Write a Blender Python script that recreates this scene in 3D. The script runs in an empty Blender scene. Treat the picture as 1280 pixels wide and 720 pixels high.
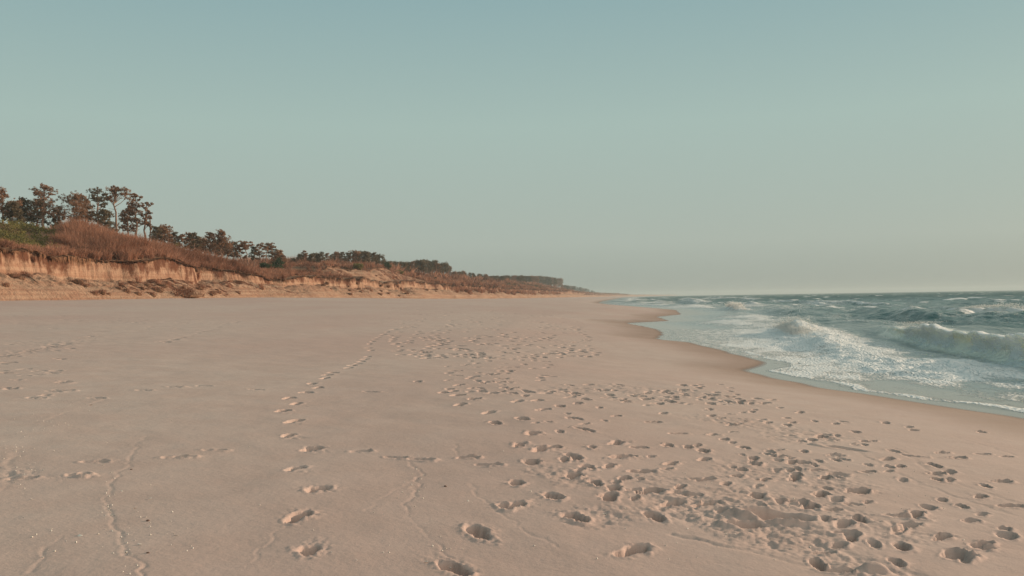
import bpy, math, random
import numpy as np
from mathutils import Matrix, Vector

rng = np.random.default_rng(7)
random.seed(7)
scene = bpy.context.scene
COL = scene.collection
R = math.radians

# ------------------------------------------------------------------ camera frame
EYE = np.array([0.0, 0.0, 2.3])
FPX, YAW, PITCH, ROLL = 1108.0, R(7.7), R(0.65), R(0.93)
fw = np.array([-math.sin(YAW)*math.cos(PITCH), math.cos(YAW)*math.cos(PITCH), math.sin(PITCH)])
rt0 = np.array([math.cos(YAW), math.sin(YAW), 0.0])
up0 = np.cross(rt0, fw)
rt = rt0*math.cos(ROLL) - up0*math.sin(ROLL)
up = np.cross(rt, fw)

def ray(px, py):
    d = fw*FPX + rt*(px-640) + up*(360-py)
    return d/np.linalg.norm(d)

# ------------------------------------------------------------------ noise
def _h(ix, iy, seed):
    n = (ix.astype(np.int64)*374761393 + iy.astype(np.int64)*668265263 + seed*1442695041) & 0xFFFFFFFF
    n = ((n ^ (n >> 13))*1274126177) & 0xFFFFFFFF
    n = ((n ^ (n >> 16))*2246822519) & 0xFFFFFFFF
    return ((n ^ (n >> 15)) & 0xFFFFFF)/float(0xFFFFFF)*2-1
def vn(x, y, seed=0):
    x = np.asarray(x, float); y = np.asarray(y, float)
    x, y = np.broadcast_arrays(x, y)
    ix = np.floor(x); iy = np.floor(y); fx = x-ix; fy = y-iy
    ix = ix.astype(np.int64); iy = iy.astype(np.int64)
    u = fx*fx*fx*(fx*(fx*6-15)+10); v = fy*fy*fy*(fy*(fy*6-15)+10)
    a = _h(ix, iy, seed); b = _h(ix+1, iy, seed); c = _h(ix, iy+1, seed); d = _h(ix+1, iy+1, seed)
    return (a*(1-u)+b*u)*(1-v) + (c*(1-u)+d*u)*v
def fbm(x, y, seed=0, oct=4, gain=.5):
    s = 0; a = 1; t = 0
    for k in range(oct):
        s = s + a*vn(x*2**k+17.3*k, y*2**k-9.1*k, seed+k*31); t += a; a *= gain
    return s/t
def sst(a, b, x):
    t = np.clip((x-a)/(b-a), 0, 1); return t*t*(3-2*t)

# ------------------------------------------------------------------ land form (world metres, +Y along the coast, +X out to sea)
H = EYE[2]
_SY = np.array([-400, -60, 0, 7.37, 9.85, 11.8, 13.1, 15.3, 19.1, 20.3, 24.4, 27.8, 33.2, 35.4, 42.5, 47.2, 61.5, 79.5, 111, 138, 200, 450, 4000])*H
_SX = np.array([5.5, 4.6, 4.2, 3.04, 1.95, 1.5, 2.02, 1.73, 1.25, .61, .89, .65, -.2, 1.5, 1.2, 2.6, 3.0, 1.0, -2.8, -5.1, -6.5, -7.0, -7.0])*H
_ty = np.concatenate([np.arange(-800, 400, .25), np.geomspace(400, 12000, 500)])
_tx = np.interp(_ty, _SY, _SX)
_k = np.hanning(11); _k /= _k.sum()
_n1 = int(np.searchsorted(_ty, 400))
_tx1 = np.convolve(np.pad(_tx[:_n1], 5, mode='edge'), _k, 'valid')
_k2 = np.hanning(161); _k2 /= _k2.sum()
_tx2 = np.convolve(np.pad(_tx[:_n1], 80, mode='edge'), _k2, 'valid')
_ts = np.concatenate([_tx1, _tx[_n1:]]); _tm = np.concatenate([_tx2, _tx[_n1:]])
def bend(Y):
    return 380*np.clip((Y-1500)/4500, 0, 9)**1.35
def shore(Y):
    return np.interp(Y, _ty, _ts) + bend(Y) + .10*vn(np.asarray(Y)/1.3, 0*np.asarray(Y), 5)
def shore_m(Y):
    return np.interp(Y, _ty, _tm) + bend(Y)
_PD = np.array([-9000, -400, -60, -12, 0, 3, 9, 20, 40, 65, 90, 300])
_PZ = np.array([-9, -8, -3.2, -.95, 0, .24, .70, 1.2, 2.0, 3.02, 3.3, 3.4])
def beach0(X, Y):
    s = shore(Y); m = shore_m(Y); d = s-X
    de = (m-X) + (s-m)*np.exp(-np.maximum(d, 0)/4.0)
    z = np.interp(de, _PD, _PZ)
    w = sst(.5, 6, d)
    z = z + w*(.035*fbm(X/6, Y/6, 11, 3) + .012*fbm(X/.9, Y/.9, 12, 3))
    return z
def toe(Y):
    Y = np.asarray(Y, float)
    return -60 + bend(Y) + 1.6*vn(Y/17, 0*Y, 21) + .7*vn(Y/5, 0*Y, 22)
_TY = [0, 60, 90, 118, 138, 151, 170, 202, 235, 270, 300, 400, 500, 740, 1000, 1300, 2000, 4000]
_TG = [14, 14.8, 14.6, 13.6, 12.8, 11.6, 9.8, 9.8, 11.8, 12.2, 11.4, 10.6, 11.5, 13.0, 11.5, 9, 6, 4.5]
def crest(Y): return np.interp(Y, _TY, _TG)
def land(X, Y):
    """dune sheet: talus, scarp, terrace, vegetated slope"""
    X = np.asarray(X, float); Y = np.asarray(Y, float)
    c = toe(Y)-X
    zb = 3.0
    ht = 2.2+.5*vn(Y/14, 0*Y, 31)+.3*vn(Y/4, 0*Y, 32)
    hs = np.interp(Y, [0, 80, 100, 118, 134, 160, 182, 215, 400, 900, 3000], [2.5, 2.6, 2.9, 3.0, 1.9, 1.5, 2.2, 2.3, 2.4, 3.0, 1.5]) + .25*vn(Y/9, 0*Y, 33)
    fl = .95*fbm(Y/3.1, c/6, 34, 4) + .9*np.clip(vn(Y/6, 0*Y+3, 35)-.25, 0, 1)
    wt = 4.6+1.0*vn(Y/11, 0*Y, 36)
    tz = ht*sst(-.5, 1.0, c/wt)**.9
    rough = .34*fbm(X/1.1, Y/.9, 37, 4, .6)*sst(.2, 2, c) + .45*np.clip(fbm((Y+.5*c)/1.5, c/4.5, 38, 3), -.1, .6)*sst(0, 2, c)
    cf = c - fl - wt
    sc = hs*sst(0, .55, cf)
    # second bare step further down the coast
    w2 = sst(200, 215, Y)*(1-sst(275, 312, Y))
    f2 = .8*fbm(Y/4, 0*Y, 39, 3)
    z_g = w2*.5*fbm((Y+.7*c)/2.2, c/6, 44, 3)*sst(6, 9, c)*(1-sst(13.5, 15, c))
    st2 = z_g + w2*(3.6+.5*vn(Y/20, 0*Y, 41))*(sst(8.5, 14, c+f2)*.8+sst(14, 14.8, c+f2)*.2)
    g = crest(Y) + .5*fbm(X/14, Y/14, 42, 3)
    z1 = zb+tz+sc+st2+rough*(1-sst(0, .4, cf)*.6)
    rise = .55*np.clip((c-wt-1)/24, 0, 1)+.45*sst(wt+1, 30, c)
    z = z1 + np.maximum(g-(zb+ht+hs)-st2, 0)*rise*(1-w2*.75*(1-sst(13, 30, c)))
    z = z - np.clip(c-70, 0, 1e4)*.02
    z = z + (1-sst(-2.5, 0.2, c))*(-.9)
    z = np.where(c < 0, np.minimum(z, beach0(X, Y)-.02-.25*sst(0, -3, c)), z)
    return z
def topz(X, Y):
    return np.maximum(land(X, Y), beach0(X, Y))

def hit(px, py, tmax=400.0, fn=beach0):
    """where the line of sight through a photo point meets the ground"""
    d = ray(px, py)
    t = np.concatenate([np.arange(2, 40, .05), np.arange(40, tmax, .15)])
    P = EYE[None, :]+d[None, :]*t[:, None]
    below = P[:, 2] < fn(P[:, 0], P[:, 1])
    if not below.any(): return None
    return P[int(np.argmax(below))]

# ------------------------------------------------------------------ object helpers
def tag(o, label=None, cat=None, group=None, kind=None):
    if label: o['label'] = label
    if cat: o['category'] = cat
    if group: o['group'] = group
    if kind: o['kind'] = kind
    return o
def link_mesh(name, me, mat, parent=None):
    o = bpy.data.objects.new(name, me); COL.objects.link(o)
    if mat is not None and not me.materials: me.materials.append(mat)
    if parent: o.parent = parent
    return o
def np_mesh(name, V, F, smooth=True, attrs=None):
    me = bpy.data.meshes.new(name)
    V = np.ascontiguousarray(V, dtype=np.float32); F = np.ascontiguousarray(F, dtype=np.int32)
    k = F.shape[1]
    me.vertices.add(len(V)); me.vertices.foreach_set('co', V.ravel())
    me.loops.add(F.size); me.loops.foreach_set('vertex_index', F.ravel())
    me.polygons.add(len(F)); me.polygons.foreach_set('loop_start', np.arange(0, F.size, k, dtype=np.int32))
    try: me.polygons.foreach_set('loop_total', np.full(len(F), k, dtype=np.int32))
    except Exception: pass
    if smooth: me.polygons.foreach_set('use_smooth', np.ones(len(F), dtype=bool))
    for n, a in (attrs or {}).items():
        at = me.attributes.new(n, 'FLOAT', 'POINT'); at.data.foreach_set('value', np.ascontiguousarray(a, dtype=np.float32).ravel())
    me.update(calc_edges=True)
    return me
def grid_faces(nr, nc, keep=None):
    i = np.arange(nr-1)[:, None]*nc + np.arange(nc-1)[None, :]
    F = np.stack([i, i+1, i+nc+1, i+nc], -1).reshape(-1, 4)
    if keep is not None:
        F = F[keep.reshape(-1)]
        used = np.unique(F); m = np.full(nr*nc, -1, dtype=np.int64); m[used] = np.arange(len(used))
        return m[F], used
    return F, None
def empty(name, loc, rz=0, s=1.0):
    o = bpy.data.objects.new(name, None); COL.objects.link(o)
    o.location = [float(v) for v in loc]; o.rotation_euler = (0, 0, rz); o.scale = (s, s, s) if np.isscalar(s) else s
    o.empty_display_size = .3
    return o

# ------------------------------------------------------------------ materials
def newmat(name):
    m = bpy.data.materials.new(name); m.use_nodes = True
    nt = m.node_tree; b = nt.nodes['Principled BSDF']
    return m, nt, b
def N(nt, typ, **kw):
    n = nt.nodes.new(typ)
    for k, v in kw.items():
        if k in n.inputs and not hasattr(n, k): n.inputs[k].default_value = v
        else: setattr(n, k, v)
    return n
def L(nt, a, b): nt.links.new(a, b)
def noise(nt, vec, scale, detail=4, rough=.55):
    n = nt.nodes.new('ShaderNodeTexNoise'); n.inputs['Scale'].default_value = scale
    n.inputs['Detail'].default_value = detail; n.inputs['Roughness'].default_value = rough
    if vec is not None: L(nt, vec, n.inputs['Vector'])
    return n.outputs['Fac']
def mrange(nt, v, a, b, c=0., d=1., smooth=True):
    n = nt.nodes.new('ShaderNodeMapRange'); n.clamp = True
    if smooth: n.interpolation_type = 'SMOOTHSTEP'
    L(nt, v, n.inputs['Value'])
    for i, x in zip((1, 2, 3, 4), (a, b, c, d)): n.inputs[i].default_value = x
    return n.outputs[0]
def mixc(nt, f, a, b):
    n = nt.nodes.new('ShaderNodeMix'); n.data_type = 'RGBA'
    if isinstance(f, (int, float)): n.inputs[0].default_value = f
    else: L(nt, f, n.inputs[0])
    for s, x in ((6, a), (7, b)):
        if isinstance(x, tuple): n.inputs[s].default_value = (*x, 1)
        else: L(nt, x, n.inputs[s])
    return n.outputs[2]
def math_(nt, op, a, b=None, clamp=False):
    n = nt.nodes.new('ShaderNodeMath'); n.operation = op; n.use_clamp = clamp
    for s, x in ((0, a), (1, b)):
        if x is None: continue
        if isinstance(x, (int, float)): n.inputs[s].default_value = x
        else: L(nt, x, n.inputs[s])
    return n.outputs[0]
def posxyz(nt, scale=None):
    g = nt.nodes.new('ShaderNodeNewGeometry')
    if scale is None: return g.outputs['Position']
    m = nt.nodes.new('ShaderNodeVectorMath'); m.operation = 'MULTIPLY'
    L(nt, g.outputs['Position'], m.inputs[0]); m.inputs[1].default_value = scale
    return m.outputs[0]
def attr(nt, name):
    n = nt.nodes.new('ShaderNodeAttribute'); n.attribute_name = name
    return n.outputs['Fac']
def bump(nt, b, h, dist, strength=1.0, prev=None):
    n = nt.nodes.new('ShaderNodeBump'); n.inputs['Distance'].default_value = dist; n.inputs['Strength'].default_value = strength
    L(nt, h, n.inputs['Height'])
    if prev is not None: L(nt, prev, n.inputs['Normal'])
    if b is not None: L(nt, n.outputs[0], b.inputs['Normal'])
    return n.outputs[0]

# beach sand
M_sand, nt, b = newmat('beach_sand')
p = posxyz(nt)
big = noise(nt, posxyz(nt, (.12, .05, .1)), 1.0, 4)
mid = noise(nt, p, 1.6, 5, .6)
fine = noise(nt, p, 60, 3, .7)
c1 = mixc(nt, mrange(nt, big, .35, .65), (.44, .322, .285), (.468, .375, .332))
c1 = mixc(nt, mrange(nt, mid, .3, .7, 0, .45), c1, (.40, .282, .242))
c1 = mixc(nt, mrange(nt, fine, .35, .7, 0, .25), c1, (.50, .41, .35))
wet = attr(nt, 'wet')
wetn = math_(nt, 'ADD', wet, math_(nt, 'MULTIPLY', math_(nt, 'SUBTRACT', noise(nt, posxyz(nt, (.6, .25, 1)), 1, 4), .5), .25))
damp = mrange(nt, wetn, .15, .75)
c2 = mixc(nt, damp, c1, (.235, .155, .115))
L(nt, c2, b.inputs['Base Color'])
rg = mrange(nt, wetn, .55, 1.0, .92, .22); L(nt, rg, b.inputs['Roughness'])
sp = mrange(nt, wetn, .3, 1.0, .18, .5); L(nt, sp, b.inputs['Specular IOR Level'])
dry = mrange(nt, wetn, .2, .9, 1, .03)
hh = math_(nt, 'MULTIPLY', math_(nt, 'ADD', noise(nt, p, 22, 5, .65), math_(nt, 'MULTIPLY', fine, .35)), dry)
n1 = bump(nt, None, hh, .006, .6)
bump(nt, b, math_(nt, 'MULTIPLY', noise(nt, posxyz(nt, (1, 1, 1)), 4.5, 4, .6), dry), .02, .4, n1)

# dune sand and cliff
M_cliff, nt, b = newmat('dune_sand')
p = posxyz(nt)
strat = noise(nt, posxyz(nt, (.15, .05, 3.0)), 1.0, 4, .6)
rt_ = noise(nt, posxyz(nt, (.8, 1.0, .8)), 1.0, 6, .7)
blot = noise(nt, p, .7, 5, .6)
ca = mixc(nt, mrange(nt, strat, .35, .65), (.305, .175, .115), (.385, .25, .172))
ca = mixc(nt, mrange(nt, blot, .45, .7, 0, .65), ca, (.235, .12, .078))
soil = attr(nt, 'soil')
sf = mrange(nt, math_(nt, 'ADD', math_(nt, 'ADD', soil, math_(nt, 'MULTIPLY', math_(nt, 'SUBTRACT', noise(nt, posxyz(nt, (.35, .22, .5)), 1.0, 4, .6), .5), .5)), math_(nt, 'SUBTRACT', rt_, .5)), .35, .62)
cb = mixc(nt, sf, ca, (.13, .055, .032))
top = attr(nt, 'topsoil')
cc = mixc(nt, top, cb, mixc(nt, mrange(nt, noise(nt, p, .5, 4), .4, .6), (.20, .11, .065), (.29, .165, .10)))
L(nt, cc, b.inputs['Base Color']); b.inputs['Roughness'].default_value = .95; b.inputs['Specular IOR Level'].default_value = .15
n1 = bump(nt, None, noise(nt, posxyz(nt, (1, 1, .5)), 2.2, 6, .65), .5, .8)
L(nt, n1, b.inputs['Normal'])

# sea water
M_sea, nt, b = newmat('sea_water')
p = posxyz(nt)
dep = attr(nt, 'deep')
cw = mixc(nt, mrange(nt, dep, 0, 1), mixc(nt, mrange(nt, dep, 0, .12), (.31, .275, .235), (.225, .268, .268)), (.036, .102, .096))
thin = attr(nt, 'thin')      # light through the thin wave crest, painted as pale colour, with aerated streaks
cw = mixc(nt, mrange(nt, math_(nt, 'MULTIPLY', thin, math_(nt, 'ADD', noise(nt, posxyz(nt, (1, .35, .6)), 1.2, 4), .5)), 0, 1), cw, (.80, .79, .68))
foam = attr(nt, 'foam')
def lace(scale, vecscale):
    v = nt.nodes.new('ShaderNodeTexVoronoi'); v.feature = 'DISTANCE_TO_EDGE'; v.inputs['Scale'].default_value = scale
    base = posxyz(nt, vecscale)
    nz = nt.nodes.new('ShaderNodeTexNoise'); nz.inputs['Scale'].default_value = scale*.7; nz.inputs['Detail'].default_value = 4
    L(nt, base, nz.inputs['Vector'])
    ad = nt.nodes.new('ShaderNodeVectorMath'); ad.operation = 'MULTIPLY_ADD'
    L(nt, nz.outputs['Color'], ad.inputs[0]); ad.inputs[1].default_value = (1.1/scale,)*3; L(nt, base, ad.inputs[2])
    L(nt, ad.outputs[0], v.inputs['Vector'])
    return v.outputs['Distance']
la = mrange(nt, lace(2.6, (1, .5, 1)), 0, .35, 1, 0, False)
lb = mrange(nt, lace(8.0, (1, .55, 1)), 0, .40, 1, 0, False)
ln = noise(nt, posxyz(nt, (1, .55, 1)), 1.3, 6, .7)
lsum = math_(nt, 'ADD', math_(nt, 'ADD', math_(nt, 'MULTIPLY', la, .20), math_(nt, 'MULTIPLY', lb, .20)), math_(nt, 'MULTIPLY', ln, .95))
thr = math_(nt, 'ADD', lsum, math_(nt, 'MULTIPLY', foam, .95))
ff = mrange(nt, thr, .92, 1.36)
ff = math_(nt, 'MULTIPLY', ff, mrange(nt, foam, .02, .12))
b.inputs['Subsurface Radius'].default_value = (1., 1., .8); b.inputs['Subsurface Scale'].default_value = .35
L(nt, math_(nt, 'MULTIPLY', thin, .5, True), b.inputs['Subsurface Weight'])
cw2 = mixc(nt, ff, cw, mixc(nt, ln, (.58, .61, .61), (.86, .86, .84)))
L(nt, cw2, b.inputs['Base Color'])
L(nt, math_(nt, 'ADD', mrange(nt, ff, 0, 1, .12, .6), mrange(nt, attr(nt, 'far'), 0, 1, 0, .3)), b.inputs['Roughness']); b.inputs['IOR'].default_value = 1.333
b.inputs['Specular IOR Level'].default_value = .22
rip = attr(nt, 'ripple')
w1 = noise(nt, posxyz(nt, (1.0, .45, 1)), 1.8, 5, .6)
w2 = noise(nt, posxyz(nt, (1.0, .5, 1)), 7.0, 4, .6)
w3 = noise(nt, posxyz(nt, (1.0, .4, 1)), .35, 4, .6)
n0 = bump(nt, None, math_(nt, 'MULTIPLY', w3, rip), 1.2, .9)
n1 = bump(nt, None, math_(nt, 'MULTIPLY', w1, rip), .38, .9, n0)
n2 = bump(nt, None, math_(nt, 'MULTIPLY', w2, rip), .07, .9, n1)
bump(nt, b, math_(nt, 'MULTIPLY', math_(nt, 'ADD', ff, lb), ff), .03, .9, n2)

def simple(name, ca, cb, scale=3., rough=.9, attrn=None, trans=0.):
    m, nt, b = newmat(name)
    if attrn: f = attr(nt, attrn)
    else: f = mrange(nt, noise(nt, posxyz(nt), scale, 4, .6), .35, .65)
    c = mixc(nt, f, ca, cb)
    L(nt, c, b.inputs['Base Color']); b.inputs['Roughness'].default_value = rough; b.inputs['Specular IOR Level'].default_value = .2
    if trans:
        t = nt.nodes.new('ShaderNodeBsdfTranslucent'); L(nt, c, t.inputs['Color'])
        mx = nt.nodes.new('ShaderNodeMixShader'); mx.inputs[0].default_value = trans
        L(nt, b.outputs[0], mx.inputs[1]); L(nt, t.outputs[0], mx.inputs[2])
        L(nt, mx.outputs[0], nt.nodes['Material Output'].inputs['Surface'])
    return m
M_brush = simple('dry_brush_twigs', (.15, .064, .040), (.50, .265, .175), attrn='tint', trans=.3)
M_green = simple('green_scrub_leaves', (.062, .072, .026), (.25, .205, .07), attrn='tint', trans=.2)
M_dgreen = simple('dark_green_leaves', (.028, .05, .028), (.075, .105, .045), attrn='tint', trans=.15)
M_crownA = simple('pine_needles_rusty', (.14, .082, .052), (.42, .245, .155), attrn='tint', trans=.35)
M_crownB = simple('pine_needles_dark', (.07, .062, .042), (.25, .185, .12), attrn='tint', trans=.35)
M_bark = simple('pine_bark', (.17, .10, .075), (.32, .21, .155), 4.)
M_root = simple('root_fibres', (.10, .045, .025), (.26, .13, .07), attrn='tint')
M_turf = simple('fallen_turf', (.075, .04, .025), (.20, .105, .06), 5.)
M_wood = simple('weathered_wood', (.13, .085, .06), (.25, .18, .13), 6.)
M_shell = simple('shell_white', (.62, .56, .48), (.78, .74, .68), 40., .5)
M_dark = simple('dark_shell', (.10, .06, .045), (.20, .13, .10), 40., .6)
M_foam = simple('sea_foam', (.86, .87, .85), (.90, .90, .88), 6., .9, trans=.5)

# ------------------------------------------------------------------ beach sheet with its footprints
DT, QR = R(.10), .0034
th = np.concatenate([np.arange(-180, -62, 2.), np.arange(-62, 42, .10), np.arange(42, 181, 2.)])*math.pi/180
rr = np.concatenate([[.02, .5, 1.0, 1.5], 2.2*np.exp(QR*np.arange(int(math.log(160/2.2)/QR))), np.geomspace(162, 6400, 150)])
TH, RR = np.meshgrid(th, rr)
GX = RR*np.sin(TH); GY = RR*np.cos(TH)
GZ = beach0(GX, GY)
ROUGH = np.zeros_like(GZ)     # how churned the sand is
nth = np.searchsorted(th, -62*math.pi/180)
def window(x, y, rad):
    r = math.hypot(x, y); t = math.atan2(x, y); dt = rad/r
    i0, i1 = np.searchsorted(rr, [r-rad, r+rad]); j0, j1 = np.searchsorted(th, [t-dt, t+dt])
    return slice(i0, i1+1), slice(j0, j1+1)
def stamp(x, y, ang, Ln=.29, W=.12, dep=.045, rim=.012, mess=.3, sd=None):
    """one footprint pressed into the sand: heel and ball, raised rim, crumbs kicked up"""
    rad = Ln*1.35
    s = window(x, y, rad)
    X = GX[s]-x; Y = GY[s]-y
    if X.size == 0: return
    sd = int(rng.integers(1, 9999)) if sd is None else sd
    ca, sa = math.sin(ang), math.cos(ang)           # ang measured from +Y clockwise
    a = X*ca + Y*sa; bb = X*sa - Y*ca
    wob = .34*vn(X*11+sd, Y*11, sd) + .16*vn(X*32+sd, Y*32, sd+1)
    def ell(cx, la, wb): return np.sqrt(((a-cx)/la)**2 + (bb/wb)**2)
    q = np.minimum(ell(-.22*Ln, .30*Ln, .42*W), ell(.16*Ln, .36*Ln, .54*W)) + wob
    floor = 1-.35*np.clip(a/Ln, -1, 1)
    pit = (1-sst(.80, 1.09, q))*(floor + .18*vn(X*30, Y*30+sd, sd+2))
    slump = (1-sst(.9, 1.5, q))*.08; side = .45+.75*sst(-.5, .8, X/(W*.8))
    ring = np.exp(-((q-1.38)/.27)**2)*(.7+.6*vn(X*9+sd, Y*9, sd+3))*side
    cr = np.exp(-((q-1.6)/.7)**2)*np.clip(fbm(X*26+sd, Y*26, sd+4, 2), 0, 1)*mess*.5
    GZ[s] += (1-sst(1.0, 1.9, q))*.012*mess*2*fbm(X*22+sd, Y*22, sd+6, 3, .7)
    GZ[s] += -dep*(pit+slump) + 1.2*rim*ring + .07*cr*side
    ROUGH[s] = np.maximum(ROUGH[s], (1-sst(1.2, 3.0, q+.6*vn(X*5, Y*5, sd+8)))*min(1, mess*2.4))
def scuff(x, y, rad, amp, seed, stretch=1.0, ang=0.):
    s = window(x, y, rad*2.2*max(1, stretch))
    X = GX[s]-x; Y = GY[s]-y
    if X.size == 0: return
    ca, sa = math.sin(ang), math.cos(ang)
    a = (X*ca+Y*sa)/stretch; bb = X*sa-Y*ca
    g = np.exp(-(a*a+bb*bb)/(rad*rad))
    m = sst(.15, .7, g+.35*fbm(GX[s]*1.3, GY[s]*1.3, seed, 3))
    GZ[s] += m*.010*fbm(GX[s]*21, GY[s]*21, seed+2, 3, .7)
    lump = fbm(GX[s]*7.5, GY[s]*7.5, seed+1, 4, .65)
    GZ[s] += m*amp*.42*(np.clip(lump, -.5, .6)-.1)
def hole(x, y, ra, rb, ang, dep, seed=3):
    s = window(x, y, ra*2)
    X = GX[s]-x; Y = GY[s]-y
    ca, sa = math.sin(ang), math.cos(ang)
    q = np.sqrt(((X*ca+Y*sa)/ra)**2+((X*sa-Y*ca)/rb)**2) + .18*fbm(GX[s]*8, GY[s]*8, seed, 3)
    GZ[s] += -dep*(1-sst(.4, 1.1, q)) + dep*.3*np.exp(-((q-1.25)/.25)**2)*(.6+.7*vn(GX[s]*6, GY[s]*6, seed+1))
def groove(pts, w, dep, ridge, seed=1):
    """thin debris line or drag mark"""
    P = [hit(*q) for q in pts]; P = [q for q in P if q is not None]
    for k in range(len(P)-1):
        A, B = P[k][:2], P[k+1][:2]; Ls = np.linalg.norm(B-A); n = max(1, int(Ls/.25))
        for i in range(n):
            a0 = A+(B-A)*i/n; a1 = A+(B-A)*(i+1)/n; c = (a0+a1)/2
            s = window(c[0], c[1], .16+w*3)
            X = GX[s]; Y = GY[s]
            if X.size == 0: continue
            u = (a1-a0)/np.linalg.norm(a1-a0); hl = np.linalg.norm(a1-a0)/2
            al = (X-c[0])*u[0]+(Y-c[1])*u[1]
            ac = (X-c[0])*(-u[1])+(Y-c[1])*u[0] + .035*vn(X*7, Y*7, seed) + .012*vn(X*25, Y*25, seed+1)
            m = ((al >= -hl) & (al < hl))*sst(-.8, .1, vn(X*1.3, Y*1.3, seed+5))*(.8+.9*np.abs(vn(X*9, Y*9, seed+6)))
            GZ[s] += m*(-dep*.35*np.exp(-(ac/w)**2) + .125*ridge*np.exp(-((ac-w*1.7)/w)**2)*(.6+.8*vn(X*18, Y*18, seed+2)))

done = []
def print_at(px, py, ang=None, k=1.0, dep=.045, mess=.3, **kw):
    P = hit(px, py)
    if P is None or math.hypot(P[0], P[1]) > 150: return
    if ang is None: ang = rng.normal(0, .35)
    stamp(P[0], P[1], ang, Ln=.27*k*rng.uniform(.85, 1.12), W=.115*k*rng.uniform(.85, 1.15), dep=dep*rng.uniform(.9, 1.4), mess=mess*rng.uniform(.5, 1.5), **kw)
    done.append((P[0], P[1]))

# churned ground first
SC = [(705,488,.5,.03,2.2),(760,486,.6,.035,2),(815,492,.55,.04,2),(860,492,.6,.05,2),(905,500,.5,.04,2),(930,655,.55,.05,1.5),(985,668,.45,.05,1.4),
      (900,628,.5,.04,1.4),(870,640,.35,.04,1.4),(960,628,.4,.035,1.4),(1030,600,.5,.03,1.5),(720,600,.3,.03,1.2),(740,648,.25,.03,1.3),(780,640,.2,.025,1.2),
      (690,590,.28,.03,1.2),(1000,545,.6,.03,1.6),(1090,715,.3,.05,1.3),(1110,660,.3,.03,1.5),(640,440,1.2,.04,1.5),(700,425,1.6,.05,1.5),(600,410,2,.05,1.5),(660,405,2.5,.05,1.5),
      (560,395,3,.05,1.5),(820,600,.3,.02,1.3),(940,590,.4,.025,1.5),(1040,640,.35,.025,1.5),(940,530,.6,.03,1.5),(15,595,.18,.03,1.5),(25,440,1.0,.03,2),(60,428,1.2,.03,2),
      (150,400,2,.04,2),(250,402,2,.03,2),(480,400,2,.03,2)]
for i, (px, py, rad, amp, st) in enumerate(SC):
    P = hit(px, py)
    if P is not None: scuff(P[0], P[1], rad, amp, 100+i*7, st, rng.normal(0, .4))

left = [(388,688),(373,646),(395,612),(368,587),(390,562),(360,545),(367,527),(353,514),(370,505),(361,498),(382,491),(397,485),(390,480),(406,473),(415,466),(409,469),
        (435,460),(440,457),(451,452),(446,455),(459,446),(456,449),(460,435),(463,438),(462,430),(469,424),(466,427),(476,420),(472,422),(484,415),(480,418),(495,412),(511,408),(503,410),(518,405),(526,402)]
for i, (px, py) in enumerate(left):
    print_at(px, py, ang=rng.normal(.05 if i < 9 else .2, .2), k=.98 if i < 9 else .95, dep=.088, mess=.28, rim=.008)
    if i < 9:
        P = hit(px+11, py+3); scuff(P[0], P[1], .09, .015, 900+i)
near = [(600,668,1.25),(568,712,1.1),(633,634,1),(645,605,1.05),(619,529,1.15),(611,516,1.15),(575,506,1.1),(592,499,1.1),(571,494,1.1),(554,491,1),(522,477,1),
 (654,524,1.15),(667,542,1.25),(679,512,1.2),(671,501,1.1),(646,502,1.1),(717,523,1.2),(731,537,1.25),(657,495,1),(829,517,1),(816,528,1),(847,542,1),(809,507,1),
 (889,520,1.05),(887,512,1),(887,505,1.15),(915,532,1.2),(924,505,1),(771,554,1.2),(776,572,1.25),(717,572,1.15),(664,579,1.05),(649,557,1.05),(677,562,1.2),(690,560,1),
 (802,590,1.2),(717,595,1.2),(762,584,1),(692,622,1.1),(767,611,.95),(762,622,1.15),(812,615,1.3),(645,632,1),(821,647,1.1),(720,650,1.1),(790,690,1.25),(880,564,1.25),(880,575,1.1),
 (835,557,1),(942,574,1.1),(882,600,1.1),(920,595,1),(907,605,.95),(899,619,1.15),(882,630,1.2),(907,632,1.1),(947,620,1.15),(857,642,1.2),(1026,546,1.4),(1015,550,1.1),
 (1081,552,1.1),(1079,556,1.1),(990,579,1.25),(995,595,1.2),(1032,598,1.1),(1026,618,1.3),(1078,616,1.15),(1013,634,1.1),(1125,583,1),(1168,582,1.1),(1174,601,1.1),
 (1224,622,1.1),(1146,644,1.2),(1075,651,1.1),(1113,653,1),(1064,673,1.3),(1177,673,1.15),(1127,685,1.15),(1150,665,1),(1238,703,1.1),(1082,697,1.2),(1107,529,1.1),(1143,538,1.1),
 (984,532,1.2),(983,523,1.1),(1232,608,1.1),(1023,707,1.1),(965,500,1.1),(975,510,1),(1000,516,1.1),(940,515,1.1),(960,528,1),(1005,565,1),(1045,575,1),(1085,590,1),(1110,610,.9),
 (1055,615,1),(975,610,1.1),(955,600,1),(930,560,1),(905,550,1),(860,560,1),(800,560,.8),(740,560,.8),(700,540,.8),(705,575,.9),(735,585,.9),(745,605,.8),(780,600,.8),
 (840,580,.8),(850,610,.9),(840,630,.9),(920,645,1),(1000,650,1),(1040,660,1),(1010,690,1),(1100,640,1),(1160,620,.9),(1195,650,.9),(1045,530,1),(1070,540,1),
 (700,508,.9),(735,500,.9),(750,510,.8),(770,520,.8),(690,490,.9),(720,492,1)]
near = [q for q in near if not (q[0] > 850 and q[1] > 600 and (q[0]*7+q[1]*3) % 5 == 0)]
for px, py, k in near:
    print_at(px, py, ang=rng.normal(-.15 if px < 760 else .35, .4), k=k*(.88 if px < 850 else .68), dep=.070*k, mess=.34, rim=.009)
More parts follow.
